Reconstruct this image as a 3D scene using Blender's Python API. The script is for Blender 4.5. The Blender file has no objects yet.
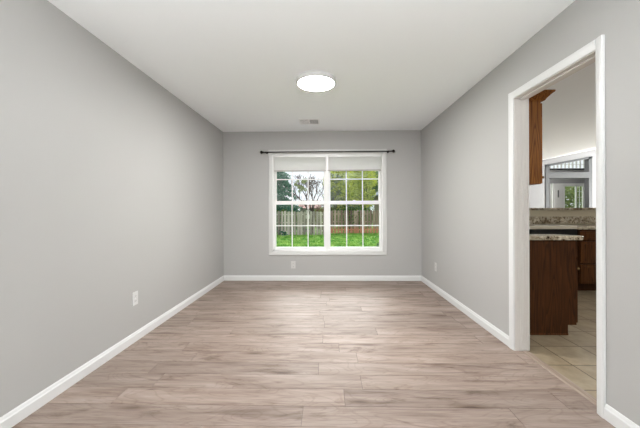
import bpy, bmesh, math, random
from mathutils import Vector, Matrix, noise
R = random.Random(7)
C = bpy.context.scene.collection
SC = bpy.context.scene

# ------------------------------------------------------------ camera
cam = bpy.data.cameras.new('camera')
cam.sensor_width = 36; cam.lens = 300/640*36; cam.shift_y = -4.25/640
cam.clip_start = .05; cam.clip_end = 300
co = bpy.data.objects.new('camera', cam); C.objects.link(co)
co.matrix_world = Matrix.Translation((0, 0, 1.1564)) @ Matrix.Rotation(.0224, 4, 'Z') @ Matrix.Rotation(math.pi/2, 4, 'X') @ Matrix.Rotation(-.0037, 4, 'Z')
SC.camera = co

# ------------------------------------------------------------ view, world, daylight
SC.view_settings.view_transform = 'Standard'; SC.view_settings.look = 'None'
SC.view_settings.gamma = 1; SC.view_settings.use_curve_mapping = False
SC.view_settings.exposure = 0.0
w = bpy.data.worlds.new('overcast_sky'); SC.world = w; w.use_nodes = True
nt = w.node_tree; nt.nodes.clear()
bg = nt.nodes.new('ShaderNodeBackground'); out = nt.nodes.new('ShaderNodeOutputWorld')
tc = nt.nodes.new('ShaderNodeTexCoord'); nz = nt.nodes.new('ShaderNodeTexNoise'); rp = nt.nodes.new('ShaderNodeValToRGB')
nz.inputs['Scale'].default_value = 2.2; nz.inputs['Detail'].default_value = 4
rp.color_ramp.elements[0].position = .35; rp.color_ramp.elements[0].color = (.80, .83, .92, 1)
rp.color_ramp.elements[1].position = .65; rp.color_ramp.elements[1].color = (1, 1, 1, 1)
nt.links.new(tc.outputs['Generated'], nz.inputs['Vector']); nt.links.new(nz.outputs['Fac'], rp.inputs['Fac'])
nt.links.new(rp.outputs['Color'], bg.inputs['Color']); nt.links.new(bg.outputs[0], out.inputs['Surface'])
bg.inputs['Strength'].default_value = 1.25

def area_light(name, loc, rot, sx, sy, power, col=(1, 1, 1)):
    l = bpy.data.lights.new(name, 'AREA'); l.shape = 'RECTANGLE'; l.size = sx; l.size_y = sy
    l.energy = power; l.color = col
    o = bpy.data.objects.new(name, l); C.objects.link(o); o.location = loc; o.rotation_euler = rot
    return o
PI = math.pi
sl = bpy.data.lights.new('hazy_sun', 'SUN'); sl.energy = 8.5; sl.angle = math.radians(50)
so = bpy.data.objects.new('hazy_sun', sl); C.objects.link(so); so.rotation_euler = (-math.radians(40), 0, 0)
# unseen fill lights added behind the camera, in the kitchen and living room
area_light('bounce_fill_light', (-.1, -1.1, 1.22), (PI, 0, 0), 2.8, 1.5, 185, (.97, .99, 1.0))  # added uplight standing in for light bounced off the ceiling
area_light('kitchen_fill_light', (3.3, 1.3, 2.36), (0, 0, 0), .5, .5, 27, (1, .96, .88))  # added to brighten the kitchen, no fixture known there
portal = area_light('window_portal', (.0125, 5.09, 1.275), (-PI/2, 0, 0), 1.8, 1.6, 1); portal.data.cycles.is_portal = True
area_light('living_fill_light', (9.6, 6.3, 1.2), (math.radians(132), 0, PI/2), 2.6, 1.2, 400, (1.0, .985, .97))  # added inside the room, tilted up to brighten the ceiling
area_light('foyer_area_light', (6.6, 9.8, 2.2), (PI/2, 0, -PI/2), .9, 1.6, 14, (1.0, .98, .95))  # area light inside the foyer facing sideways, no window behind it

# ------------------------------------------------------------ materials
def mat(name, col=(.8, .8, .8), rough=.5, metal=0, spec=.5, build=None):
    m = bpy.data.materials.new(name); m.use_nodes = True
    p = m.node_tree.nodes['Principled BSDF']
    p.inputs['Base Color'].default_value = (*col, 1); p.inputs['Roughness'].default_value = rough
    p.inputs['Metallic'].default_value = metal; p.inputs['Specular IOR Level'].default_value = spec
    if build: build(m.node_tree, p)
    return m
def N(t, kind, **kw):
    n = t.nodes.new(kind)
    for k, v in kw.items():
        if k in n.inputs: n.inputs[k].default_value = v
        else: setattr(n, k, v)
    return n
def ramp(t, fac, stops):
    r = t.nodes.new('ShaderNodeValToRGB'); e = r.color_ramp.elements
    while len(e) < len(stops): e.new(.5)
    for i, (p, c) in enumerate(stops):
        e[i].position = p; e[i].color = (*c, 1)
    t.links.new(fac, r.inputs['Fac']); return r.outputs['Color']
def mapped(t, scale, src='Object', rot=(0, 0, 0)):
    c = t.nodes.new('ShaderNodeTexCoord'); m = t.nodes.new('ShaderNodeMapping')
    m.inputs['Scale'].default_value = scale; m.inputs['Rotation'].default_value = rot
    t.links.new(c.outputs[src], m.inputs['Vector']); return m.outputs['Vector']
def bump(t, p, h, strength=.1, dist=.01):
    b = N(t, 'ShaderNodeBump', Strength=strength, Distance=dist)
    t.links.new(h, b.inputs['Height']); t.links.new(b.outputs[0], p.inputs['Normal'])
def noisy(c1, c2, scale=(1, 1, 1), sc=5, detail=4, lo=.35, hi=.65, bs=0, bd=.01):
    def f(t, p):
        n = N(t, 'ShaderNodeTexNoise', Scale=sc, Detail=detail)
        t.links.new(mapped(t, scale), n.inputs['Vector'])
        t.links.new(ramp(t, n.outputs['Fac'], [(lo, c1), (hi, c2)]), p.inputs['Base Color'])
        if bs: bump(t, p, n.outputs['Fac'], bs, bd)
    return f
def paint(c):                                   # eggshell paint with faint roller texture
    def f(t, p):
        n = N(t, 'ShaderNodeTexNoise', Scale=260, Detail=2)
        t.links.new(mapped(t, (1, 1, 1)), n.inputs['Vector']); bump(t, p, n.outputs['Fac'], .05, .001)
    return f
M = {}
wc = (.45, .446, .434)
M['wall'] = mat('wall_paint', wc, .6, spec=.3, build=paint(wc))
M['ceil'] = mat('ceiling_paint', (.94, .97, .985), .8, spec=.2, build=paint(0))
M['trim'] = mat('white_trim_paint', (.72, .725, .72), .35)
M['vinyl'] = mat('white_vinyl', (.85, .85, .84), .35)
M['jamb'] = mat('cream_white_jamb_paint', (.70, .67, .64), .4)
M['wincasing'] = mat('window_casing_paint', (.60, .60, .585), .4)
M['plastic'] = mat('white_plastic', (.66, .66, .65), .35)
M['plategrey'] = mat('pale_grey_plastic', (.60, .59, .57), .4)
M['shaderail'] = mat('pale_taupe_rail', (.50, .47, .455), .5)
M['slot'] = mat('dark_slot', (.04, .04, .04), .6)
M['rod'] = mat('dark_bronze_metal', (.018, .015, .013), .35, .6)
M['fgrey'] = mat('grey_frame_paint', (.085, .09, .092), .5)
M['lwall'] = mat('living_wall_paint', (.34, .34, .345), .6)
M['beigewall'] = mat('beige_half_wall_paint', (.62, .56, .43), .6)
M['black'] = mat('black_glass', (.012, .012, .012), .12)
M['enamel'] = mat('cream_enamel', (.78, .74, .64), .25)
M['brass'] = mat('antique_brass', (.25, .17, .08), .35, .8)
M['vent'] = mat('vent_metal', (.88, .89, .89), .5)
M['ventdark'] = mat('vent_opening', (.10, .10, .10), .7)

def floor_wood(t, p):
    L = t.links.new
    at = N(t, 'ShaderNodeAttribute', attribute_name='plank')
    tc = N(t, 'ShaderNodeTexCoord')
    sep = N(t, 'ShaderNodeSeparateXYZ'); L(tc.outputs['Object'], sep.inputs[0])
    def math_(op, a, b):
        m = N(t, 'ShaderNodeMath', operation=op)
        for i, v in enumerate((a, b)):
            if isinstance(v, (int, float)): m.inputs[i].default_value = v
            else: L(v, m.inputs[i])
        return m.outputs[0]
    ofs = math_('MULTIPLY', at.outputs['Fac'], 37.0)
    def vec(sx, sy):
        c = N(t, 'ShaderNodeCombineXYZ')
        L(math_('ADD', math_('MULTIPLY', sep.outputs['X'], sx), ofs), c.inputs[0])
        L(math_('MULTIPLY', sep.outputs['Y'], sy), c.inputs[1]); L(ofs, c.inputs[2]); return c.outputs[0]
    # broad streaks along the plank, fine grain, cathedral figure, knots
    n1 = N(t, 'ShaderNodeTexNoise', Scale=1.0, Detail=5, Roughness=.6, Distortion=.5); L(vec(1.9, 15), n1.inputs['Vector'])
    n2 = N(t, 'ShaderNodeTexNoise', Scale=1.0, Detail=4, Roughness=.7); L(vec(5, 110), n2.inputs['Vector'])
    n3 = N(t, 'ShaderNodeTexNoise', Scale=1.0, Detail=1, Distortion=.4); L(vec(1.5, 5.5), n3.inputs['Vector'])
    rings = math_('FRACT', math_('MULTIPLY', n3.outputs['Fac'], 17), 0)
    rings = math_('ABSOLUTE', math_('SUBTRACT', rings, .5), 0)
    vo = N(t, 'ShaderNodeTexVoronoi', Scale=1.0); L(vec(1.35, 6.5), vo.inputs['Vector'])
    base = ramp(t, n1.outputs['Fac'], [(.30, (.22, .16, .132)), (.42, (.30, .232, .197)), (.55, (.355, .28, .24)), (.72, (.42, .343, .30))])
    g = ramp(t, n2.outputs['Fac'], [(.3, (.80, .78, .76)), (.60, (1, 1, 1))])
    rg = ramp(t, rings, [(.0, (.86, .84, .82)), (.14, (1, 1, 1))])
    kn = ramp(t, vo.outputs['Distance'], [(.04, (.34, .27, .23)), (.10, (.66, .60, .56)), (.22, (1, 1, 1))])
    n4 = N(t, 'ShaderNodeTexNoise', Scale=1.0, Detail=5, Roughness=.65, Distortion=1.2); L(vec(2.2, 9), n4.inputs['Vector'])
    cl = ramp(t, n4.outputs['Fac'], [(.29, (.50, .44, .40)), (.40, (.86, .83, .81)), (.47, (1, 1, 1))])
    tone = ramp(t, at.outputs['Fac'], [(0, (.76, .755, .75)), (1, (.98, .975, .97))])
    x = base
    for k in (g, rg, kn, cl, tone):
        mx = N(t, 'ShaderNodeMix', data_type='RGBA', blend_type='MULTIPLY'); mx.inputs[0].default_value = 1
        L(x, mx.inputs[6]); L(k, mx.inputs[7]); x = mx.outputs[2]
    L(x, p.inputs['Base Color'])
    L(ramp(t, n1.outputs['Fac'], [(.3, (.50,)*3), (.7, (.42,)*3)]), p.inputs['Roughness'])
    bump(t, p, n2.outputs['Fac'], .08, .001)
M['floor'] = mat('pale_oak_planks', rough=.3, spec=.33, build=floor_wood)
M['subfloor'] = mat('plank_seam', (.10, .075, .06), .8)

def tile(t, p):
    L = t.links.new
    v = mapped(t, (1, 1, 1))
    b = N(t, 'ShaderNodeTexBrick', offset=0.0, Scale=1.0)
    b.inputs['Brick Width'].default_value = .305; b.inputs['Row Height'].default_value = .310
    b.inputs['Mortar Size'].default_value = .0045; b.inputs['Mortar Smooth'].default_value = .2
    b.inputs['Color1'].default_value = (1, 1, 1, 1); b.inputs['Color2'].default_value = (.86, .86, .86, 1); b.inputs['Mortar'].default_value = (.22, .16, .11, 1)
    L(v, b.inputs['Vector'])
    n = N(t, 'ShaderNodeTexNoise', Scale=6, Detail=6, Roughness=.65); L(v, n.inputs['Vector'])
    c = ramp(t, n.outputs['Fac'], [(.3, (.25, .195, .125)), (.7, (.42, .345, .24))])
    mx = N(t, 'ShaderNodeMix', data_type='RGBA', blend_type='MULTIPLY'); mx.inputs[0].default_value = 1
    L(c, mx.inputs[6]); L(b.outputs['Color'], mx.inputs[7]); L(mx.outputs[2], p.inputs['Base Color'])
    inv = N(t, 'ShaderNodeMath', operation='SUBTRACT'); inv.inputs[0].default_value = 1; L(b.outputs['Fac'], inv.inputs[1])
    bump(t, p, inv.outputs[0], .4, .003)
M['tile'] = mat('beige_ceramic_tile', rough=.35, build=tile)

def granite(t, p):
    L = t.links.new; v = mapped(t, (1, 1, 1))
    n = N(t, 'ShaderNodeTexNoise', Scale=34, Detail=6, Roughness=.7, Distortion=.6); L(v, n.inputs['Vector'])
    n2 = N(t, 'ShaderNodeTexNoise', Scale=7, Detail=4, Roughness=.6); L(v, n2.inputs['Vector'])
    a = ramp(t, n.outputs['Fac'], [(.36, (.04, .03, .022)), (.42, (.34, .27, .19)), (.50, (.62, .56, .44)), (.66, (.80, .76, .66))])
    b = ramp(t, n2.outputs['Fac'], [(.36, (.42, .36, .30)), (.58, (1, 1, 1))])
    mx = N(t, 'ShaderNodeMix', data_type='RGBA', blend_type='MULTIPLY'); mx.inputs[0].default_value = 1
    L(a, mx.inputs[6]); L(b, mx.inputs[7]); L(mx.outputs[2], p.inputs['Base Color'])
M['granite'] = mat('speckled_granite', rough=.18, build=granite)

def oak(c1, c2, c3, axis='X'):
    def f(t, p):
        L = t.links.new
        v = mapped(t, (1.3, 1.3, .09))
        n = N(t, 'ShaderNodeTexNoise', Scale=6.5, Detail=2, Distortion=.25); L(v, n.inputs['Vector'])
        m = N(t, 'ShaderNodeMath', operation='MULTIPLY'); L(n.outputs['Fac'], m.inputs[0]); m.inputs[1].default_value = 14
        fr = N(t, 'ShaderNodeMath', operation='FRACT'); L(m.outputs[0], fr.inputs[0])
        fine = N(t, 'ShaderNodeTexNoise', Scale=90, Detail=3); L(mapped(t, (1, 1, .05)), fine.inputs['Vector'])
        a = ramp(t, fr.outputs[0], [(0, c1), (.3, c2), (.85, c3), (1, c1)])
        b = ramp(t, fine.outputs['Fac'], [(.35, (.7, .7, .7)), (.6, (1, 1, 1))])
        mx = N(t, 'ShaderNodeMix', data_type='RGBA', blend_type='MULTIPLY'); mx.inputs[0].default_value = 1
        L(a, mx.inputs[6]); L(b, mx.inputs[7]); L(mx.outputs[2], p.inputs['Base Color'])
        bump(t, p, fine.outputs['Fac'], .15, .002)
    return f
M['oak'] = mat('orange_lit_oak', rough=.5, spec=.25, build=oak((.17, .055, .010), (.30, .110, .022), (.35, .135, .028)))  # orange light on the wall cabinet is put into this colour
M['oakmid'] = mat('brown_oak', rough=.5, spec=.25, build=oak((.06, .02, .005), (.115, .040, .010), (.14, .050, .013)))  # same grain, brightened from the under-lit copy
M['oakdark'] = mat('underlit_oak', rough=.5, spec=.25, build=oak((.040, .013, .0035), (.072, .024, .006), (.088, .030, .008)))  # same oak darkened, shade on the base cabinets put into the colour

def glass_mat():
    m = bpy.data.materials.new('clear_window_glass'); m.use_nodes = True; t = m.node_tree; t.nodes.clear()
    o = N(t, 'ShaderNodeOutputMaterial'); mx = N(t, 'ShaderNodeMixShader'); tr = N(t, 'ShaderNodeBsdfTransparent'); gl = N(t, 'ShaderNodeBsdfGlossy', Roughness=.02)
    fr = N(t, 'ShaderNodeFresnel', IOR=1.35)
    tr.inputs[0].default_value = (.96, .98, .97, 1)
    t.links.new(fr.outputs[0], mx.inputs[0]); t.links.new(tr.outputs[0], mx.inputs[1]); t.links.new(gl.outputs[0], mx.inputs[2]); t.links.new(mx.outputs[0], o.inputs[0])
    return m
M['glass'] = glass_mat()
def shade_mat():
    m = bpy.data.materials.new('translucent_pleated_fabric'); m.use_nodes = True; t = m.node_tree; t.nodes.clear()
    o = N(t, 'ShaderNodeOutputMaterial'); mx = N(t, 'ShaderNodeMixShader', Fac=.5)
    d = N(t, 'ShaderNodeBsdfDiffuse'); tr = N(t, 'ShaderNodeBsdfTranslucent')
    d.inputs[0].default_value = (.86, .855, .85, 1); tr.inputs[0].default_value = (.85, .84, .84, 1)
    t.links.new(d.outputs[0], mx.inputs[1]); t.links.new(tr.outputs[0], mx.inputs[2]); t.links.new(mx.outputs[0], o.inputs[0])
    return m
M['shade'] = shade_mat()
def emis(name, col, s):
    m = bpy.data.materials.new(name); m.use_nodes = True; p = m.node_tree.nodes['Principled BSDF']
    p.inputs['Base Color'].default_value = (.9, .9, .88, 1); p.inputs['Emission Color'].default_value = (*col, 1); p.inputs['Emission Strength'].default_value = s
    return m
M['lamp'] = emis('lit_diffuser', (1, .99, .975), 222)
# outdoors (an exposure that holds the room would wash the yard out: keep the yard's colours deep)
def K(c, k=.95): return tuple(v*k for v in c)
M['grass'] = mat('lawn_grass', rough=.9, spec=.1, build=noisy((.08, .27, .035), (.32, .48, .12), (1, .8, 1), 2.2, 6, .38, .62, .6, .05))
def picket(lo, hi, red):
    lo, hi = K(lo), K(hi); red = K(red) if red else None
    def f(t, p):
        L = t.links.new
        n = N(t, 'ShaderNodeTexNoise', Scale=1.0, Detail=4); L(mapped(t, (4.1, 4.1, .25)), n.inputs['Vector'])
        a = ramp(t, n.outputs['Fac'], [(.38, lo), (.62, hi)])
        L(a, p.inputs['Base Color'])
        if red:                                                      # tone turns reddish towards the bottom
            z = N(t, 'ShaderNodeSeparateXYZ'); L(mapped(t, (1, 1, 1)), z.inputs[0])
            mx = N(t, 'ShaderNodeMix', data_type='RGBA'); L(ramp(t, z.outputs[2], [(.35, (1, 1, 1)), (.62, (0, 0, 0))]), mx.inputs[0])
            L(a, mx.inputs[6]); mx.inputs[7].default_value = (*red, 1); L(mx.outputs[2], p.inputs['Base Color'])
    return f
M['fence'] = mat('weathered_grey_pickets', rough=.9, spec=.1, build=picket((.27, .225, .21), (.66, .58, .55), None))
M['fence2'] = mat('brown_pickets', rough=.9, spec=.1, build=picket((.18, .12, .095), (.50, .37, .31), (.62, .28, .17)))
M['bark'] = mat('grey_brown_bark', rough=.95, spec=.1, build=noisy((.06, .045, .036), (.12, .10, .085), (1, 1, .3), 20))
M['twig'] = mat('bare_twigs', (.10, .075, .065), .95, spec=.1)
def leafm(name, a, b, sc=3):
    m = mat(name, rough=.8, spec=.15, build=noisy(K(a), K(b), (1, 1, 1), sc, 3, .40, .60)); t = m.node_tree
    p = t.nodes['Principled BSDF']; o = t.nodes['Material Output']; tr = N(t, 'ShaderNodeBsdfTranslucent'); mx = N(t, 'ShaderNodeMixShader', Fac=.4)   # sun shines through thin leaves
    t.links.new(p.inputs['Base Color'].links[0].from_socket, tr.inputs[0]); t.links.new(p.outputs[0], mx.inputs[1]); t.links.new(tr.outputs[0], mx.inputs[2]); t.links.new(mx.outputs[0], o.inputs[0])
    return m
M['gold'] = leafm('yellow_green_leaves', (.20, .32, .045), (.88, .88, .13), 9)
M['olive'] = leafm('olive_leaves', (.13, .20, .07), (.40, .44, .17), 9)
M['spruce'] = leafm('blue_green_needles', (.02, .09, .065), (.11, .30, .19), 9)
M['dark'] = leafm('dark_green_leaves', (.04, .11, .03), (.20, .34, .09), 9)
M['pink'] = leafm('pinkish_twiggy_leaves', (.16, .085, .07), (.28, .18, .15))
M['roof'] = mat('red_shingles', rough=.9, build=noisy((.22, .11, .09), (.32, .19, .165), (1, 1, 1), 8))
M['roofblue'] = mat('blue_grey_shingles', rough=.8, build=noisy((.09, .125, .16), (.14, .18, .23), (1, 1, 1), 8))
M['siding'] = mat('beige_siding', rough=.7, build=noisy((.22, .18, .14), (.27, .22, .17), (.2, .2, 6), 4))
M['siding2'] = mat('pale_siding', rough=.7, build=noisy((.22, .20, .195), (.27, .25, .235), (.2, .2, 6), 4))

# ------------------------------------------------------------ mesh helpers
def origin(o):
    v = Vector((0, 0, 0))
    while o: v += o.location; o = o.parent
    return v
class MB:
    def __init__(s): s.bm = bmesh.new()
    def box(s, x0, x1, y0, y1, z0, z1, bev=0):
        g = bmesh.ops.create_cube(s.bm, size=1)['verts']
        for v in g:
            v.co = Vector((x0 + (v.co.x+.5)*(x1-x0), y0 + (v.co.y+.5)*(y1-y0), z0 + (v.co.z+.5)*(z1-z0)))
        if bev:
            ed = list({e for v in g for e in v.link_edges})
            bmesh.ops.bevel(s.bm, geom=ed, offset=bev, segments=2, affect='EDGES', profile=.6)
        return s
    def cyl(s, c, r, h, axis='Z', seg=24, r2=None, bev=0):
        g = bmesh.ops.create_cone(s.bm, cap_ends=True, segments=seg, radius1=r, radius2=r if r2 is None else r2, depth=h)['verts']
        m = {'Z': Matrix.Identity(4), 'X': Matrix.Rotation(PI/2, 4, 'Y'), 'Y': Matrix.Rotation(-PI/2, 4, 'X')}[axis]
        if bev:
            ed = [e for e in {e for v in g for e in v.link_edges} if len(e.link_faces) == 2 and max(len(f.verts) for f in e.link_faces) > 4]
            g = bmesh.ops.bevel(s.bm, geom=ed, offset=bev, segments=2, affect='EDGES')['verts'] + [v for v in g if v.is_valid]
        for v in set(g): v.co = Vector(c) + m @ v.co
        return s
    def lathe(s, c, prof, axis='X', seg=20):      # prof: (distance along axis, radius)
        rings = []
        for a, r in prof:
            ring = []
            for k in range(seg):
                t = 2*PI*k/seg; u, v = r*math.cos(t), r*math.sin(t)
                p = {'X': (a, u, v), 'Z': (u, v, a), 'Y': (u, a, v)}[axis]
                ring.append(s.bm.verts.new(Vector(c) + Vector(p)))
            rings.append(ring)
        for A, B in zip(rings, rings[1:]):
            for k in range(seg): s.bm.faces.new((A[k], A[(k+1) % seg], B[(k+1) % seg], B[k]))
        s.bm.faces.new(rings[0]); s.bm.faces.new(rings[-1]); return s
    def prism(s, pts, d):                          # polygon (list of 3-D points) extruded by vector d
        a = [s.bm.verts.new(p) for p in pts]; b = [s.bm.verts.new(Vector(p)+Vector(d)) for p in pts]
        s.bm.faces.new(a); s.bm.faces.new(b[::-1])
        for i in range(len(a)):
            j = (i+1) % len(a); s.bm.faces.new((a[j], a[i], b[i], b[j]))
        return s
    def tube(s, p0, p1, r0, r1, seg=6):
        p0, p1 = Vector(p0), Vector(p1); d = (p1-p0).normalized(); u = d.orthogonal().normalized(); v = d.cross(u)
        A = [s.bm.verts.new(p0 + (u*math.cos(2*PI*k/seg)+v*math.sin(2*PI*k/seg))*r0) for k in range(seg)]
        B = [s.bm.verts.new(p1 + (u*math.cos(2*PI*k/seg)+v*math.sin(2*PI*k/seg))*r1) for k in range(seg)]
        for k in range(seg): s.bm.faces.new((A[k], A[(k+1) % seg], B[(k+1) % seg], B[k]))
        s.bm.faces.new(A[::-1]); s.bm.faces.new(B); return s
    def leaf(s, c, size, rr):
        u = Vector((rr.gauss(0, 1), rr.gauss(0, 1), rr.gauss(0, 1))).normalized(); v = u.orthogonal().normalized()*size*.5; u = u*size
        c = Vector(c); s.bm.faces.new([s.bm.verts.new(q) for q in (c-u*.5, c+v*.6, c+u*.6, c-v*.6)])
    def build(s, name, m, parent=None, smooth=False):
        me = bpy.data.meshes.new(name); bmesh.ops.recalc_face_normals(s.bm, faces=s.bm.faces[:])
        o_ = origin(parent)
        for v in s.bm.verts: v.co -= o_
        s.bm.to_mesh(me); s.bm.free(); me.materials.append(m)
        o = bpy.data.objects.new(name, me); C.objects.link(o); o.parent = parent
        if smooth:
            for p in me.polygons: p.use_smooth = True
        return o
def thing(name, loc, label=None, cat=None, group=None, kind=None):
    o = bpy.data.objects.new(name, None); C.objects.link(o); o.location = loc; o.empty_display_size = .1
    return tag(o, label, cat, group, kind)
def tag(o, label=None, cat=None, group=None, kind=None):
    if label: o['label'] = label
    if cat: o['category'] = cat
    if group: o['group'] = group
    if kind: o['kind'] = kind
    return o
def struct(o): o['kind'] = 'structure'; return o

# ------------------------------------------------------------ dimensions (metres; y = depth from the camera, z = height)
XL, XR, YB, H = -1.699, 1.535, 4.897, 2.44
YR = -2.0                                   # rear wall behind the camera
XK = 1.643                                  # kitchen side of the shared wall
YO = YB+.16                                 # outer face of the window wall

# ------------------------------------------------------------ floor: real planks with fine seams
bm = bmesh.new(); lay = bm.faces.layers.float.new('plank')
known = {0: [-.142, 1.05], 1: [.105, 1.40, -1.3], 3: [-.064, -1.28], 4: [.233, 1.5, -1.05], 5: [.099, -1.2]}
k0 = math.floor((YR-1.598)/.168)
for k in range(k0, 21):
    y0 = 1.598 + .168*k; y1 = min(y0+.168, YB)
    if y0 >= YB: break
    js = known.get(k)
    if js is None:
        s0 = R.uniform(-1.5, 0); js = [s0, s0+1.38, s0+2.76]
    xs = sorted([XL-.02] + [j for j in js if XL+.1 < j < XR-.03] + [1.60])
    for a, b in zip(xs, xs[1:]):
        g = .0014
        lo = [bm.verts.new((x, y, -.004)) for x, y in ((a+g, y0+g), (b-g, y0+g), (b-g, y1-g), (a+g, y1-g))]
        hi = [bm.verts.new((x, y, 0)) for x, y in ((a+g, y0+g), (b-g, y0+g), (b-g, y1-g), (a+g, y1-g))]
        v = R.random()
        for f in [bm.faces.new(hi)] + [bm.faces.new((lo[i], lo[(i+1) % 4], hi[(i+1) % 4], hi[i])) for i in range(4)]: f[lay] = v
me = bpy.data.meshes.new('floor'); bm.to_mesh(me); bm.free(); me.materials.append(M['floor'])
fo = bpy.data.objects.new('floor', me); C.objects.link(fo); struct(fo)
struct(MB().box(XL-.15, 1.615, YR, YO, -.2, -.004).build('floor', M['subfloor']))

# ------------------------------------------------------------ room shell
struct(MB().box(XL-.15, XK, YR-.1, YO, H, H+.2).build('ceiling', M['ceil']))
struct(MB().box(XL-.15, XL, YR-.1, YO, -.2, H).build('wall_left', M['wall']))
WX0, WX1, WZ0, WZ1 = -.887, .912, .475, 2.075       # window opening
b = MB(); b.box(XL, WX0, YB, YO, -.2, H); b.box(WX1, XK, YB, YO, -.2, H); b.box(WX0, WX1, YB, YO, -.2, WZ0); b.box(WX0, WX1, YB, YO, WZ1, H)
struct(b.build('wall_back', M['wall']))
DN, DF, DT = 1.735, 2.487, 2.054                   # doorway: near, far, head
b = MB(); b.box(XR, XK, YR-.1, DN-.015, -.2, H); b.box(XR, XK, DF+.015, YB, -.2, H); b.box(XR, XK, DN-.015, DF+.015, DT+.015, H)
struct(b.build('wall_right', M['wall']))
b = MB().box(XL, XR, YR-.1, YR, 0, H)
struct(b.build('wall_rear', M['wall']))

# baseboards: profile swept along the wall
def base_profile(t=.013, h=.084):
    return [(0, 0), (t, 0), (t, h*.70), (t*.72, h*.78), (t*.55, h*.90), (t*.3, h), (0, h)]
def baseboard(name, p0, p1, n, mb=None):
    b = mb or MB(); p0, p1 = Vector(p0), Vector(p1)
    b.prism([p0 + Vector(n)*u + Vector((0, 0, z)) for u, z in base_profile()], p1-p0)
    return b
struct(baseboard('', (XL, YR, 0), (XL, YB, 0), (1, 0, 0)).build('baseboard_left', M['trim']))
struct(baseboard('', (XL+.012, YB, 0), (XR-.012, YB, 0), (0, -1, 0)).build('baseboard_back', M['trim']))
b = baseboard('', (XR, DF+.0575, 0), (XR, YB, 0), (-1, 0, 0)); baseboard('', (XR, YR, 0), (XR, DN-.049, 0), (-1, 0, 0), b)
struct(b.build('baseboard_right', M['trim']))

# ------------------------------------------------------------ doorway to the kitchen
d = thing('door_1', (XR, (DN+DF)/2, 0), kind='structure')
def casing_v(b, x, sx, y, sy, w_, z1):             # stepped casing board: y inner edge, sy outward direction
    t = [(0, 0), (.010, 0), (.013, w_*.2), (.017, w_*.62), (.017, w_*.92), (.012, w_), (0, w_)]
    b.prism([(x+sx*u, y+sy*v, 0) for u, v in t], (0, 0, z1))
def casing_h(b, x, sx, y0, y1, z, w_):
    t = [(0, 0), (.010, 0), (.013, w_*.2), (.017, w_*.62), (.017, w_*.92), (.012, w_), (0, w_)]
    b.prism([(x+sx*u, y0, z+v) for u, v in t], (0, y1-y0, 0))
b = MB()
cw = .057; zt = 2.059
casing_v(b, XR, -1, DF, 1, cw, zt+cw); casing_v(b, XR, -1, DN-.001, -1, cw-.010, zt+cw); casing_h(b, XR, -1, DN-.001, DF, zt, cw)
b.build('casing', M['trim'], d)
b = MB()
casing_v(b, XK, 1, DF, 1, cw, zt+cw); casing_v(b, XK, 1, DN-.001, -1, cw, zt+cw); casing_h(b, XK, 1, DN-.001, DF, zt, cw)
b.build('casing', M['trim'], d)
b = MB(); b.box(XR-.001, XK+.001, DF-.005, DF+.015, 0, DT+.015); b.box(XR-.001, XK+.001, DN-.015, DN+.004, 0, DT+.015); b.box(XR-.001, XK+.001, DN, DF, DT, DT+.015)
b.build('jamb', M['jamb'], d)
b = MB()
for yy, ss in ((DF-.005, -1), (DN+.004, 1)):
    for i in range(6): b.cyl((XR+.022+i*.014, yy, DT/2), .0035, DT-.004, 'Z', 8)
b.build('reeding', M['jamb'], d)
MB().box(XR+.035, XR+.072, DN+.004, DF-.006, DT-.010, DT+.001, .002).build('door_stop', M['jamb'], d)
# threshold strip between planks and tile
b = MB(); b.prism([(1.575, 0, 0), (1.583, 0, .007), (1.612, 0, .009), (1.628, 0, .006), (1.632, 0, 0)], (0, DF-DN-.02, 0))
for v in b.bm.verts: v.co.y += DN+.005
struct(b.build('trim_1', mat('pale_oak_threshold', rough=.4, build=noisy((.24, .18, .14), (.36, .285, .235), (30, 1.2, 1), 3))))

# ------------------------------------------------------------ twin window
wn = thing('window_1', (.0125, YB, WZ0), kind='structure')
b = MB()
def pic(b, x0, x1, z0, z1, w_, y):                # picture-frame casing, mitred by overlapping boards
    prof = [(0, 0), (.009, 0), (.013, w_*.25), (.017, w_*.6), (.018, w_*.9), (.012, w_), (0, w_)]
    for side in 'LRTB':
        pts0, pts1 = [], []
        for dd, s in prof:
            if side == 'L': a, c = (x0-s, y-dd, z0-s), (x0-s, y-dd, z1+s)
            if side == 'R': a, c = (x1+s, y-dd, z0-s), (x1+s, y-dd, z1+s)
            if side == 'T': a, c = (x0-s, y-dd, z1+s), (x1+s, y-dd, z1+s)
            if side == 'B': a, c = (x0-s, y-dd, z0-s), (x1+s, y-dd, z0-s)
            pts0.append(b.bm.verts.new(a)); pts1.append(b.bm.verts.new(c))
        n = len(prof)
        for i in range(n):
            j = (i+1) % n; b.bm.faces.new((pts0[i], pts0[j], pts1[j], pts1[i]))
pic(b, WX0, WX1, WZ0, WZ1, .064, YB)
b.build('casing', M['wincasing'], wn)
b = MB(); t = .02
b.box(WX0, WX0+t, YB-.001, YO, WZ0, WZ1); b.box(WX1-t, WX1, YB-.001, YO, WZ0, WZ1); b.box(WX0, WX1, YB-.001, YO, WZ0, WZ0+t); b.box(WX0, WX1, YB-.001, YO, WZ1-t, WZ1)
b.build('window_frame', M['vinyl'], wn)
MB().box(-.018, .032, YB+.012, YO, WZ0+t, WZ1-t, .003).build('mullion', M['vinyl'], wn)
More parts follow.
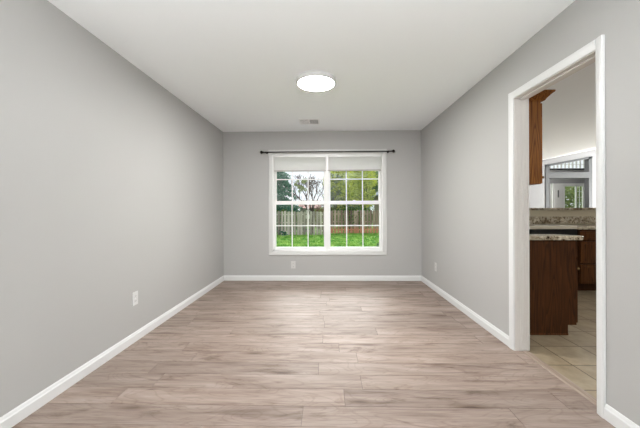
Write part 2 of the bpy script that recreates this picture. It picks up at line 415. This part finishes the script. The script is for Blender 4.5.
def sash(x0, x1, gx0, gx1, z0, z1, gz0, gz1, y0, y1, mx, mz):
    b = MB(); b.box(x0, gx0, y0, y1, z0, z1, .003); b.box(gx1, x1, y0, y1, z0, z1, .003); b.box(gx0, gx1, y0, y1, z0, gz0, .003); b.box(gx0, gx1, y0, y1, gz1, z1, .003)
    s = b.build('sash', M['vinyl'], wn)
    ym = (y0+y1)/2
    MB().box(gx0-.004, gx1+.004, ym-.003, ym+.003, gz0-.004, gz1+.004).build('pane', M['glass'], s)
    b = MB()
    for x in mx: b.box(x-.0085, x+.0085, ym-.008, ym+.008, gz0-.002, gz1+.002, .003)
    for z in mz: b.box(gx0-.002, gx1+.002, ym-.007, ym+.007, z-.0085, z+.0085, .003)
    b.build('muntins', M['vinyl'], s)
for (a, c, gx0, gx1, ms) in ((WX0+t, -.018, -.839, -.046, (-.575, -.31)), (.032, WX1-t, .060, .864, (.328, .596))):
    sash(a, c, gx0+.003, gx1-.003, 1.272, WZ1-t, 1.304, 2.02, YB+.095, YB+.13, ms, (1.665,))
    sash(a, c, gx0, gx1, WZ0+t, 1.302, .542, 1.244, YB+.055, YB+.09, ms, (.893,))
    o = MB().cyl(((a+c)/2, YB+.068, 1.308), .016, .012, 'Z', 16, bev=.003).box((a+c)/2-.03, (a+c)/2+.012, YB+.062, YB+.074, 1.305, 1.315, .002).build('sash_lock', M['vinyl'], wn)

# ------------------------------------------------------------ cellular shades
def shade(x0, x1, zb, label):
    s = thing('cellular_shade', ((x0+x1)/2, YB+.028, WZ1-.02), label, 'window shade', 'cellular shades at the top of the window')
    MB().box(x0, x1, YB+.004, YB+.050, 2.018, WZ1-.021, .004).build('headrail', M['vinyl'], s)
    b = MB(); z = 2.02; n = 11; dz = (z-zb-.018)/n; V = []
    for side in (-1, 1):
        col = []
        for i in range(2*n+1):
            yy = YB+.028 + side*(.010 if i % 2 == 0 else .019)
            col.append([b.bm.verts.new((x, yy, z-dz*i/2)) for x in (x0+.003, x1-.003)])
        for p, q in zip(col, col[1:]): b.bm.faces.new((p[0], p[1], q[1], q[0]))
    b.build('pleated_fabric', M['shade'], s)
    MB().box(x0+.002, x1-.002, YB+.008, YB+.047, zb, zb+.020, .004).build('bottom_rail', M['shaderail'], s)
shade(WX0+.024, -.006, 1.787, 'white cellular shade drawn up above the left half of the window')
shade(.014, WX1-.024, 1.79, 'white cellular shade drawn up above the right half of the window')

# ------------------------------------------------------------ curtain rod
r = thing('curtain_rod', (.01, YB, 2.088), 'thin dark bronze curtain rod with ball ends above the window', 'curtain rod')
MB().cyl((.01, YB-.078, 2.088), .0095, 2.06, 'X', 16).build('rod', M['rod'], r, True)
for s in (-1, 1):
    prof = [(0, .010), (.006, .013), (.010, .009), (.016, .010), (.024, .021), (.036, .027), (.048, .024), (.057, .014), (.061, .004)]
    MB().lathe((.01+s*1.022, YB-.078, 2.088), [(s*a, q) for a, q in prof], 'X').build('finial', M['rod'], r, True)
    b = MB(); x = .01+s*.985
    b.cyl((x, YB-.004, 2.088), .016, .008, 'Y', 16); b.tube((x, YB-.004, 2.088), (x, YB-.070, 2.078), .005, .005, 10)
    b.tube((x, YB-.066, 2.0765), (x, YB-.092, 2.0765), .004, .004, 8); b.cyl((x, YB-.078, 2.088), .0125, .012, 'X', 16)
    b.build('bracket', M['rod'], r)

# ------------------------------------------------------------ flush ceiling light
lx, ly = -.100, 2.96
l = thing('ceiling_light', (lx, ly, H), 'round flush white ceiling light, lit', 'ceiling light')
MB().lathe((lx, ly, H), [(0, .192), (-.028, .198), (-.040, .196), (-.044, .188), (-.044, .1775), (-.037, .177), (-.037, .02)], 'Z', 64).build('housing', M['plastic'], l, False)
MB().lathe((lx, ly, H), [(-.036, .1765), (-.041, .1765), (-.043, .173), (-.0435, .001)], 'Z', 64).build('diffuser', M['lamp'], l)

# ------------------------------------------------------------ ceiling vent
vx0, vx1, vy0, vy1 = -.394, -.098, 4.235, 4.490
v = thing('ceiling_vent', ((vx0+vx1)/2, (vy0+vy1)/2, H), 'small white slatted register in the ceiling near the window wall', 'vent')
b = MB(); e = .022; z0, z1 = H-.006, H
b.box(vx0, vx1, vy0, vy0+e, z0, z1, .002); b.box(vx0, vx1, vy1-e, vy1, z0, z1, .002); b.box(vx0, vx0+e, vy0+e, vy1-e, z0, z1, .002); b.box(vx1-e, vx1, vy0+e, vy1-e, z0, z1, .002)
b.box((vx0+vx1)/2-.004, (vx0+vx1)/2+.004, vy0+e, vy1-e, z0, z1)
b.build('frame', M['vent'], v)
MB().box(vx0+e, vx1-e, vy0+e, vy1-e, H-.0015, H-.0005).build('backing', M['ventdark'], v)
for s, x0, x1 in ((-1, vx0+e, (vx0+vx1)/2-.004), (1, (vx0+vx1)/2+.004, vx1-e)):
    b = MB(); n = 8
    for i in range(n):
        x = x0 + (x1-x0)*(i+.5)/n; q = .0068 if s < 0 else .0040
        b.prism([(x-s*q, vy0+e, z0), (x-s*q+.001, vy0+e, z0), (x+s*q*.7, vy0+e, H-.002), (x+s*q*.7-.001, vy0+e, H-.002)], (0, vy1-vy0-2*e, 0))
    b.build('louvers', M['vent'], v)

# ------------------------------------------------------------ wall outlets
def outlet(c, n, label, m, w_=.074, h=.118, group=None, duplex=True):
    n = Vector(n); c = Vector(c); side = Vector((n.y, -n.x, 0))
    t = thing('outlet', c, label, 'outlet', group)
    def bx(b, u0, u1, z0, z1, d0, d1, bev=0):
        p = c + side*u0 + n*d0; q = c + side*u1 + n*d1
        b.box(min(p.x, q.x), max(p.x, q.x), min(p.y, q.y), max(p.y, q.y), c.z+z0, c.z+z1, bev)
    b = MB(); bx(b, -w_/2, w_/2, -h/2, h/2, 0, .006, .0025); b.build('cover_plate', m, t)
    for zz in (-.021, .021):
        b = MB(); bx(b, -.017, .017, zz-.014, zz+.014, .004, .0085, .002); rc = b.build('socket', m, t)
        b = MB()
        for u, hh in ((-.0065, .009), (.0065, .007)): bx(b, u-.0011, u+.0011, zz-hh/2+.002, zz+hh/2+.002, .0082, .0088)
        bx(b, -.002, .002, zz-.010, zz-.006, .0082, .0088)
        b.build('slots', M['slot'], rc)
    b = MB(); bx(b, -.003, .003, -.003, .003, .005, .0075, .001); b.build('screw', M['vent'], t)
outlet((XL, 2.615, .379), (1, 0, 0), 'white duplex outlet low on the left wall', M['plastic'])
outlet((-.551, YB, .257), (0, -1, 0), 'small pale outlet under the window on the back wall', M['plategrey'])
outlet((XR, 4.262, .345), (-1, 0, 0), 'pale outlet low on the right wall near the back corner', M['plategrey'])

# ------------------------------------------------------------ kitchen shell
XW = 2.15
b = MB().box(1.612, 10.2, -1.5, 5.06, -.2, -.001).box(XW, 10.2, 5.06, 10.62, -.2, -.001)
o = b.build('floor', M['tile']); struct(o)
o.data.transform(Matrix.Translation((-1.815, -2.571, 0))); o.location = (1.815, 2.571, 0)       # tile grid starts at a real joint
struct(MB().box(XK, 5.6, -1.6, 5.06, H, H+.2).box(XW, 5.6, 5.06, 10.62, H, H+.2).build('ceiling', M['ceil']))
struct(MB().prism([(5.6, -1.6, H), (10.2, -1.6, H+.92), (10.2, -1.6, H+1.12), (5.6, -1.6, H+.2)], (0, 10.5, 0)).build('ceiling', M['ceil']))
struct(MB().prism([(5.6, 8.9, 2.44+.55), (10.2, 8.9, H+.92), (10.2, 8.9, H+1.62), (5.6, 8.9, H+1.62)], (0, 1.72, 0)).build('ceiling', M['ceil']))
# near wall of the kitchen (behind the viewer of the doorway) and far right wall
struct(MB().box(XK, 10.2, -1.6, -1.5, 0, H+1).build('wall_kitchen', M['wall']))
b = MB(); b.box(10.2, 10.3, -1.6, 5.6, -.2, 3.6); b.box(10.2, 10.3, 8.8, 10.62, -.2, 3.6); b.box(10.2, 10.3, 5.6, 8.8, -.2, .4); b.box(10.2, 10.3, 5.6, 8.8, 2.8, 3.6)
struct(b.build('wall_right', M['lwall']))
# wall beyond the living room with the grey framed opening (x 6.50..7.78)
FY = 9.0
fx0, fx1 = 6.455, 7.80
def ceil_z(x): return H + max(0, (x-5.6)*.2)
b = MB(); y0, y1 = FY, FY+.12
b.box(XW, fx0, y0, y1, -.2, 2.42); b.prism([(XW, y0, 2.42), (fx0, y0, 2.42), (fx0, y0, ceil_z(fx0)), (5.6, y0, H), (XW, y0, H)], (0, .12, 0))
b.prism([(fx1, y0, -.2), (10.2, y0, -.2), (10.2, y0, ceil_z(10.2)), (fx1, y0, ceil_z(fx1))], (0, .12, 0))
b.prism([(fx0, y0, 2.42), (fx1, y0, 2.66), (fx1, y0, ceil_z(fx1)), (fx0, y0, ceil_z(fx0))], (0, .12, 0))
struct(b.build('wall_far', M['lwall']))
b = MB(); y0 = FY-.02
for x in (fx0, fx1-.10): b.box(x, x+.10, y0, FY+.14, 0, 2.44 if x == fx0 else 2.67)
b.box(fx0+.10, fx1-.10, y0, FY+.14, 2.065, 2.235)
b.prism([(fx0, y0, 2.40), (fx1, y0, 2.64), (fx1, y0, 2.70), (fx0, y0, 2.46)], (0, .16, 0))
struct(b.build('trim_2', M['fgrey']))
# foyer wall with the entrance doors and the transom window above
GY = 10.5
b = MB(); b.box(XW-.1, XW, 5.06, GY+.12, -.2, H+.2); b.box(XK, XW, 4.99, 5.06, -.2, H); b.box(XW, 7.68, GY, GY+.12, -.2, 4); b.box(9.14, 10.2, GY, GY+.12, -.2, 4)
b.box(7.68, 9.14, GY, GY+.12, 2.03, 2.50); b.box(7.68, 9.14, GY, GY+.12, 3.1, 4)
struct(b.build('wall_far', M['lwall']))
d2 = thing('door_2', (8.4, GY, 0), kind='structure')
b = MB()
b.box(7.70, 7.72, GY-.02, GY+.10, 0, 2.03)
for x0, x1 in ((7.775, 8.14), (8.80, 9.10)):
    b.box(x0, x1, GY-.01, GY+.05, 0, 2.03, .004)
    b.box(x0+.05, x1-.05, GY-.022, GY-.008, .25, .85, .006); b.box(x0+.05, x1-.05, GY-.022, GY-.008, 1.0, 1.85, .006)
b.box(8.14, 8.80, GY-.01, GY+.05, 1.93, 2.03); b.box(8.14, 8.18, GY-.01, GY+.05, 0, 2.0); b.box(8.56, 8.59, GY-.01, GY+.05, 0, 2.0); b.box(8.18, 8.8, GY-.01, GY+.05, 0, .3)
for i in range(9):
    b.box(8.59, 8.80, GY+.01, GY+.03, .35+i*.2, .362+i*.2)
b.box(8.69, 8.70, GY+.01, GY+.03, .3, 1.93)
b.build('door_panels', M['vinyl'], d2)
MB().box(8.18, 8.80, GY+.016, GY+.022, .3, 1.93).build('pane', M['glass'], d2)
MB().box(7.93, 7.95, GY-.05, GY-.012, 1.55, 1.80, .004).build('handle', M['fgrey'], d2)
w2 = thing('window_2', (8.4, GY, 2.5), kind='structure')
b = MB(); b.box(7.68, 9.14, GY-.01, GY+.08, 2.50, 2.545); b.build('sill', M['black'], w2)
b = MB()
b.box(7.68, 9.14, GY, GY+.08, 3.04, 3.1)
for i in range(12): b.box(7.70+i*.128, 7.722+i*.128, GY+.01, GY+.06, 2.545, 3.04)
for z in (2.68, 2.86): b.box(7.68, 9.14, GY+.02, GY+.05, z, z+.015)
b.build('window_frame', M['vinyl'], w2)
MB().box(7.68, 9.14, GY+.035, GY+.04, 2.545, 3.04).build('pane', M['glass'], w2)

# ------------------------------------------------------------ kitchen cabinets by the doorway
YC = 2.80
def end_panel(b, x0, x1, y0, y1, z0, z1, toe=None):
    if toe: b.prism([(x0, y0, z0), (x1-.077, y0, z0), (x1-.077, y0, .092), (x1, y0, .092), (x1, y0, z1), (x0, y0, z1)], (0, y1-y0, 0))
    else: b.box(x0, x1, y0, y1, z0, z1)
def panel_door(b, x0, x1, y, z0, z1, n=-1):        # raised-frame door facing -y
    w_ = .055
    b.box(x0, x0+w_, y-.019, y, z0, z1, .003); b.box(x1-w_, x1, y-.019, y, z0, z1, .003)
    b.box(x0+w_, x1-w_, y-.019, y, z0, z0+w_, .003); b.box(x0+w_, x1-w_, y-.019, y, z1-w_, z1, .003)
    b.box(x0+w_, x1-w_, y-.010, y, z0+w_, z1-w_)
c = thing('base_cabinet', (1.965, YC+.1, 0), 'dark oak base cabinet just inside the kitchen doorway, end panel facing the room', 'cabinet')
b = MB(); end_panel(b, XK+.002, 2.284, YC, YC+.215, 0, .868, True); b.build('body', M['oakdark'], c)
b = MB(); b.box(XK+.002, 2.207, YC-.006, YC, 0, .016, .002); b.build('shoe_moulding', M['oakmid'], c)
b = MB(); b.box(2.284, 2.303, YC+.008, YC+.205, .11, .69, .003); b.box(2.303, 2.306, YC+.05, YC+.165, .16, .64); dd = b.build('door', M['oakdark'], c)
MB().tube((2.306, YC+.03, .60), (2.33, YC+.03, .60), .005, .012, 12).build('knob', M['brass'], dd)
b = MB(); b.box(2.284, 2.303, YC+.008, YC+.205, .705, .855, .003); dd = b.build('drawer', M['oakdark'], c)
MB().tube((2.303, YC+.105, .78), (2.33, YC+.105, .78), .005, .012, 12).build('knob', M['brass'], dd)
b = MB(); b.prism([(XK+.002, YC-.022, .870), (2.325, YC-.022, .870), (2.340, YC-.010, .870), (2.334, YC+.025, .870), (2.25, YC+.165, .870), (2.20, YC+.19, .870), (XK+.002, YC+.20, .870)], (0, 0, .040))
o = b.build('countertop', M['granite']); tag(o, 'small granite countertop with a clipped corner on the cabinet by the doorway', 'countertop')
bv = o.modifiers.new('bevel', 'BEVEL'); bv.width = .007; bv.segments = 3; bv.limit_method = 'ANGLE'
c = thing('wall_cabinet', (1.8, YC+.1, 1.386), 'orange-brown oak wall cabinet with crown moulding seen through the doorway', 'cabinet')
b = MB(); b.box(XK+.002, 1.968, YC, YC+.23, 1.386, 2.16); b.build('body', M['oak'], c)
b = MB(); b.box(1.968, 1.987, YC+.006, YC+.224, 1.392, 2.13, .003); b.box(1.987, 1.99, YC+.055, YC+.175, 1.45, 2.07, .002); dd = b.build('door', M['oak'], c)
MB().tube((1.988, YC+.03, 1.45), (2.012, YC+.03, 1.45), .005, .012, 12).build('knob', M['brass'], dd)
b = MB()
pr = [(0, 2.145), (.012, 2.150), (.022, 2.168), (.050, 2.200), (.066, 2.212), (.066, 2.226), (0, 2.226)]
for (u, z), (u2, z2) in zip(pr, pr[1:]): pass
v0 = [b.bm.verts.new((XK+.002, YC-u, z)) for u, z in pr]; v1 = [b.bm.verts.new((1.987+u, YC-u, z)) for u, z in pr]; v2 = [b.bm.verts.new((1.987+u, YC+.23, z)) for u, z in pr]
for A, B in ((v0, v1), (v1, v2)):
    for i in range(len(pr)-1): b.bm.faces.new((A[i], A[i+1], B[i+1], B[i]))
b.bm.faces.new(v0); b.bm.faces.new(v2); b.bm.faces.new([b.bm.verts.new(p) for p in ((XK+.002, YC-.066, 2.226), (2.053, YC-.066, 2.226), (2.053, YC+.23, 2.226), (XK+.002, YC+.23, 2.226))])
b.bm.faces.new([b.bm.verts.new(p) for p in ((XK+.002, YC, 2.146), (1.987, YC, 2.146), (1.987, YC+.23, 2.146), (XK+.002, YC+.23, 2.146))])
b.build('crown_moulding', M['oak'], c)

# ------------------------------------------------------------ back run: range, drawer cabinets, counter, ledge
KY = 4.25; KB = 4.86
def drawer_cabinet(x0, x1, label):
    c = thing('base_cabinet', ((x0+x1)/2, KY+.3, 0), label, 'cabinet', 'cabinets under the far counter')
    b = MB(); b.box(x0, x1, KY, KB, .104, .868); b.box(x0, x1, KY+.075, KB, 0, .104); b.build('body', M['oakdark'], c)
    for z0, z1 in ((.725, .842), (.405, .700), (.118, .385)):
        b = MB(); b.box(x0+.012, x1-.012, KY-.019, KY, z0, z1, .004)
        b.box(x0+.05, x1-.05, KY-.022, KY-.018, z0+.03, z1-.03, .003)
        dr = b.build('drawer', M['oakmid'], c)
        xm, zm = (x0+x1)/2, (z0+z1)/2
        MB().tube((xm, KY-.021, zm), (xm, KY-.045, zm), .005, .013, 12).build('knob', M['brass'], dr)
drawer_cabinet(3.50, 4.02, 'dark oak drawer cabinet to the right of the range under the far granite counter')
drawer_cabinet(4.025, 4.60, 'dark oak drawer cabinet hidden behind the near door casing, right of the other drawers')
rg = thing('range', (3.07, KY+.3, 0), 'kitchen range with cream top edge and black front beyond the near cabinet', 'stove')
b = MB(); b.box(2.70, 3.46, KY+.01, KB-.01, .02, .86); b.build('body', M['black'], rg)
MB().box(2.70, 3.46, KY-.03, KB-.01, .876, .922, .006).build('cooktop_rim', M['enamel'], rg)
for (x, y, q) in ((2.9, KY+.15, .09), (3.27, KY+.15, .075), (2.9, KY+.43, .075), (3.27, KY+.43, .09)):
    MB().cyl((x, y, .924), q, .004, 'Z', 24).build('burner', M['black'], rg)
MB().box(2.70, 3.46, KY-.028, KY+.01, .79, .872, .004).build('control_panel', M['black'], rg)
o = MB().box(2.72, 3.44, KY-.028, KY+.008, .22, .78, .006).build('oven_door', M['black'], rg)
MB().tube((2.80, KY-.06, .72), (3.36, KY-.06, .72), .011, .011, 12).tube((2.83, KY-.06, .72), (2.83, KY-.025, .72), .007, .007, 8).tube((3.33, KY-.06, .72), (3.33, KY-.025, .72), .007, .007, 8).build('handle', M['enamel'], o)
b = MB(); b.box(3.463, 4.62, KY-.03, KB, .870, .908, .006)
tag(b.build('countertop', M['granite']), 'speckled granite countertop of the far kitchen run, right of the range', 'countertop')
b = MB(); b.box(2.3, 2.696, KY-.03, KB, .870, .908, .006)
tag(b.build('countertop', M['granite']), 'speckled granite countertop left of the range, mostly behind the door jamb', 'countertop')
b = MB(); b.box(2.3, 2.695, KY, KB, .104, .868); b.box(2.3, 2.695, KY+.075, KB, 0, .104)
c = thing('base_cabinet', (2.5, KY+.3, 0), 'dark oak base cabinet left of the range', 'cabinet'); b.build('body', M['oakdark'], c)
b = MB(); panel_door(b, 2.31, 2.69, KY, .12, .85); dd = b.build('door', M['oakdark'], c)
MB().tube((2.65, KY-.018, .78), (2.65, KY-.04, .78), .005, .012, 12).build('knob', M['brass'], dd)
struct(MB().box(XK, 4.62, KB+.002, KB+.12, -.2, 1.135).build('wall_half', M['beigewall']))
b = MB(); b.box(2.3, 4.62, KB-.018, KB+.001, .924, 1.035, .002)
tag(b.build('backsplash', M['granite']), 'low granite backsplash strip behind the range and far counter', 'backsplash')
b = MB(); b.box(XK+.002, 4.66, KB-.03, KB+.20, 1.136, 1.172, .006)
tag(b.build('bar_ledge', M['granite']), 'raised granite ledge capping the half wall behind the kitchen counter', 'ledge')

# ------------------------------------------------------------ outdoors
GZ = -.85
b = MB(); b.box(-80, 80, YO, 160, GZ-.3, GZ-.03)
struct(b.build('ground', mat('soil', (.05, .035, .02), .95)))
def lawn(x0, x1, y0, y1, z0):
    bm = bmesh.new(); nx, ny = 80, 70; rr = random.Random(3); V = []
    for j in range(ny+1):
        row = []
        for i in range(nx+1):
            x, y = x0+(x1-x0)*i/nx, y0+(y1-y0)*j/ny
            row.append(bm.verts.new((x, y, z0 + .05*noise.noise(Vector((x*.7, y*.7, 0))) + .02*noise.noise(Vector((x*3, y*3, 1))))))
        V.append(row)
    for j in range(ny):
        for i in range(nx): bm.faces.new((V[j][i], V[j][i+1], V[j+1][i+1], V[j+1][i]))
    for _ in range(26000):                                         # tufts where the window shows the lawn
        y = rr.uniform(13, 25); x = rr.uniform(-.26, .24)*y; z = z0 + .05*noise.noise(Vector((x*.7, y*.7, 0))) - .01
        h = rr.uniform(.04, .11); a = rr.uniform(0, PI); dx, dy = .022*math.cos(a), .022*math.sin(a)
        bm.faces.new([bm.verts.new(q) for q in ((x-dx, y-dy, z), (x+dx, y+dy, z), (x+rr.uniform(-.03, .03), y+rr.uniform(-.03, .03), z+h))])
    me = bpy.data.meshes.new('grass'); bm.to_mesh(me); bm.free(); me.materials.append(M['grass'])
    o = bpy.data.objects.new('grass', me); C.objects.link(o); return o
g = lawn(-16, 16, YO+.3, 44, GZ); tag(g, 'bright green lawn of the back yard outside the window', 'grass', kind='stuff')

def fence(x0, y0, x1, y1, ztop, zb, label, mt, pitch=.25, seed=1):
    rr = random.Random(seed); L_ = math.hypot(x1-x0, y1-y0); ux, uy = (x1-x0)/L_, (y1-y0)/L_; nx, ny = -uy, ux
    f = thing('wooden_fence', (x0, y0, zb), label, 'fence', 'back yard picket fence')
    def P(s, d, z): return (x0+ux*s+nx*d, y0+uy*s+ny*d, z)
    def bx(b, s0, s1, d0, d1, z0, z1): b.prism([P(s0, d0, z0), P(s1, d0, z0), P(s1, d1, z0), P(s0, d1, z0)], (0, 0, z1-z0))
    nb = max(1, round(L_/2.4))
    for k in range(nb):
        a, c = L_*k/nb, L_*(k+1)/nb; b = MB(); n = int((c-a)/pitch)
        for i in range(n):
            s = a + (c-a)*(i+.5)/n + rr.uniform(-.006, .006); w_ = .098 + rr.uniform(-.008, .006); zt = ztop + rr.uniform(-.045, .045); d0 = -.02 + rr.uniform(-.004, .004)
            b.prism([P(s-w_, d0, zb+.03), P(s+w_, d0, zb+.03), P(s+w_, d0, zt-.05), P(s+w_*.5, d0, zt), P(s-w_*.5, d0, zt), P(s-w_, d0, zt-.05)], (nx*.018, ny*.018, 0))
        b.build('picket_panel', mt, f)
        b = MB()
        for z in (zb+.28, zb+.95, zb+1.6): bx(b, a, c, 0, .038, z, z+.088)
        b.build('rails', mt, f)
    for k in range(nb+1):
        b = MB(); s = L_*k/nb; bx(b, s-.045, s+.045, .038, .128, zb-.05, ztop-.08); b.build('post', mt, f)
fence(-9.0, 23.2, .15, 23.9, 1.03, GZ, 'weathered grey wooden picket fence behind the lawn, left stretch', M['fence'])
fence(.30, 25.2, 9.0, 25.6, 1.10, GZ, 'brown wooden picket fence with reddish lower boards, right stretch', M['fence2'], seed=2)

# trees -----------------------------------------------------------------
def limb(b, p, d, ln, r, depth, rr, tips, spread=.5, up=.12):
    q = p
    for s in range(3):
        d = (d + Vector((rr.gauss(0, .10), rr.gauss(0, .10), rr.gauss(0, .06)+up*.3))).normalized()
        e = q + d*ln/3; b.tube(q, e, max(r*(1-.18*s), .014), max(r*(1-.18*(s+1)), .012), 6 if r > .02 else 4); q = e
    tips.append(q)
    if depth == 0: return
    for k in range(rr.choice((2, 3, 3))):
        nd = (d + Vector((rr.gauss(0, spread), rr.gauss(0, spread), rr.uniform(-.1, spread)))).normalized()
        limb(b, q - d*ln*rr.uniform(0, .35), nd, ln*rr.uniform(.62, .82), r*.62, depth-1, rr, tips, spread, up)
def broadleaf(x, y, h, cr, mt, label, seed, n=9000, cz=None, rz=None, leaf=.10, clusters=60, group='trees beyond the fence', kind='leafy_tree'):
    rr = random.Random(seed); t = thing(kind, (x, y, GZ), label, 'tree', group)
    b = MB(); tips = []
    limb(b, Vector((x, y, GZ)), Vector((0, 0, 1)), h*.35, cr*.055+.03, 3, rr, tips, .55)
    b.build('trunk', M['bark'], t)
    cz = cz if cz is not None else GZ+h*.62; rz = rz or h*.42
    b = MB(); cl = []
    for i in range(clusters):
        while True:
            v = Vector((rr.uniform(-1, 1), rr.uniform(-1, 1), rr.uniform(-1, 1)))
            if .35 < v.length < 1: break
        cl.append((Vector((x+v.x*cr, y+v.y*cr, cz+v.z*rz)), cr*rr.uniform(.16, .32)))
    for i in range(n):
        c_, s = rr.choice(cl); v = Vector((rr.gauss(0, 1), rr.gauss(0, 1), rr.gauss(0, 1))).normalized()*s*rr.uniform(.55, 1.05)
        b.leaf(c_+v, leaf*rr.uniform(.7, 1.3), rr)
    b.build('foliage', mt, t)
    return t
def bare(x, y, h, label, seed, stems=4, spread=.42):
    rr = random.Random(seed); t = thing('bare_tree', (x, y, GZ), label, 'tree'); b = MB(); tips = []
    b.tube((x, y, GZ-.1), (x, y, GZ+h*.22), .17, .13, 8)
    for k in range(stems):
        a = 2*PI*k/stems + .3; limb(b, Vector((x, y, GZ+h*.21)), Vector((math.cos(a)*.34, math.sin(a)*.25, 1)).normalized(), h*.25, .10, 5, rr, tips, spread)
    b.build('branches', M['twig'], t)
def spruce(x, y, h, rad, label, seed, n=30000):
    rr = random.Random(seed); t = thing('evergreen_tree', (x, y, GZ), label, 'tree', 'trees beyond the fence')
    MB().tube((x, y, GZ), (x, y, GZ+h), rad*.07+.06, .02, 8).build('trunk', M['bark'], t)
    b = MB(); boughs = []
    for i in range(230):
        f = rr.random()**.8; z = GZ+.5+f*(h-.6); r_ = rad*(1-f)**.8*rr.uniform(.75, 1.1)+.1; a = rr.uniform(0, 2*PI); boughs.append((z, r_, a))
    for i in range(n):
        z, r_, a = rr.choice(boughs); s = rr.random()**.6
        b.leaf((x+math.cos(a)*r_*s+rr.gauss(0, .12), y+math.sin(a)*r_*s+rr.gauss(0, .10), z+.10*s-.28*s*s*r_+rr.gauss(0, .06)), .20*rr.uniform(.6, 1.3), rr)
    b.build('foliage', M['spruce'], t)
spruce(-4.9, 25.6, 8.4, 3.3, 'blue-green evergreen at the left edge of the window view', 11)
bare(-1.25, 26.0, 5.6, 'leafless branching tree against the white sky behind the grey fence', 5)
broadleaf(-2.05, 25.0, 4.7, .55, M['olive'], 'small sparse olive tree between the evergreen and the bare tree', 21, 1500, cz=3.2, rz=.7, leaf=.09, clusters=18)
broadleaf(2.2, 28.2, 7.4, 2.35, M['gold'], 'large yellow-green leafy tree filling the right half of the window view', 31, 30000, cz=3.5, rz=2.7, leaf=.15, clusters=150)
broadleaf(.75, 27.2, 5.6, .95, M['olive'], 'muted olive tree at the left side of the yellow-green tree', 33, 9000, cz=2.8, rz=2.1, leaf=.12, clusters=60)
broadleaf(4.7, 34.6, 8.2, 2.2, M['dark'], 'dark green tree behind the yellow-green tree, at the right edge of the view', 35, 14000, cz=3.6, rz=2.6, leaf=.15, clusters=90)
def shrub(x, y, r_, h, mt, label, seed, n=2200, name='shrub', z0=GZ, lf=.13):
    rr = random.Random(seed); b = MB()
    for i in range(n):
        v = Vector((rr.gauss(0, 1), rr.gauss(0, 1), rr.gauss(0, 1))).normalized()*rr.uniform(.6, 1.0)
        b.leaf((x+v.x*r_, y+v.y*r_*.8, z0+h*.5+v.z*h*.52), lf*rr.uniform(.7, 1.3), rr)
    o = b.build('foliage', mt, None); o.name = name; tag(o, label, 'shrub'); return o
shrub(2.3, 26.6, 1.9, 2.5, M['dark'], 'dark green bush behind the brown fence under the yellow-green tree', 41, 5200)
shrub(-3.6, 25.2, 1.5, 2.6, M['dark'], 'dark bush behind the grey fence beside the evergreen', 42, 4000)
shrub(-.45, 25.6, .62, 2.75, M['pink'], 'pinkish twiggy bush behind the grey fence near the centre of the window', 43, 900)
shrub(2.75, 15.6, .14, .30, M['dark'], 'low dark shrub on the lawn at the lower right of the window', 44, 420)
def house(x0, x1, y0, y1, ze, zr, wall, roof, label, ridge='X'):
    t = thing('house', ((x0+x1)/2, (y0+y1)/2, GZ), label, 'house')
    MB().box(x0, x1, y0, y1, GZ, ze).build('wall', wall, t)
    b = MB(); o_ = .3
    if ridge == 'X':
        ym = (y0+y1)/2; b.prism([(x0-o_, y0-o_, ze), (x0-o_, ym, zr), (x0-o_, y1+o_, ze)], (x1-x0+2*o_, 0, 0))
    else:
        xm = (x0+x1)/2; b.prism([(x0-o_, y0-o_, ze-.1), (xm, y0-o_, zr), (x1+o_, y0-o_, ze-.1)], (0, y1-y0+2*o_, 0))
    b.build('roof', roof, t); return t
h1 = house(-3.2, -1.0, 36, 41, 1.35, 2.35, M['siding2'], M['roof'], 'distant pale house with a pinkish red roof beyond the grey fence')
h2 = house(4.9, 9.4, 27.3, 31, 2.55, 4.6, M['siding'], M['roofblue'], 'beige neighbouring house with a blue-grey roof at the right edge of the window view', 'Y')
for h_, x, y, z in ((h1, -2.1, 36, .6), (h2, 6.8, 27.3, .9)):
    f = MB().box(x-.4, x+.4, y-.05, y+.02, z-.5, z+.5).build('window', M['vinyl'], h_)
    MB().box(x-.33, x+.33, y-.06, y-.04, z-.43, z+.43).build('pane', M['glass'], f)
for i, (x, y, r_, h_, k_) in enumerate(((-7.5, 33, 2.6, 3.2, 'dark'), (-4.4, 33.5, 1.9, 2.0, 'olive'), (-.2, 34, 1.7, 2.3, 'olive'), (2.6, 33.5, 2.3, 3.6, 'dark'), (-9.5, 44, 4.5, 3.4, 'olive'), (-.5, 45, 4.5, 2.4, 'pink'), (7.5, 44, 5, 4.5, 'dark'))):
    shrub(x, y, r_, h_, M[k_], ['tall dark hedge bush far left, in the yard beyond the fence', 'low olive bush beyond the grey fence, left of the distant house', 'olive bush beyond the fence, right of the distant house', 'dark bush far beyond the brown fence under the yellow-green tree', 'wide distant olive thicket on the left horizon', 'wide distant pinkish brown thicket on the middle horizon', 'wide distant dark thicket on the right horizon'][i], 60+i, 5000, lf=.10+.03*(y > 40)+.05)
# greenery outside the entrance doors
shrub(9.9, 12.6, 1.5, 2.5, M['olive'], 'green shrubbery seen through the glass of the far entrance door', 51, 9000, z0=-.2)
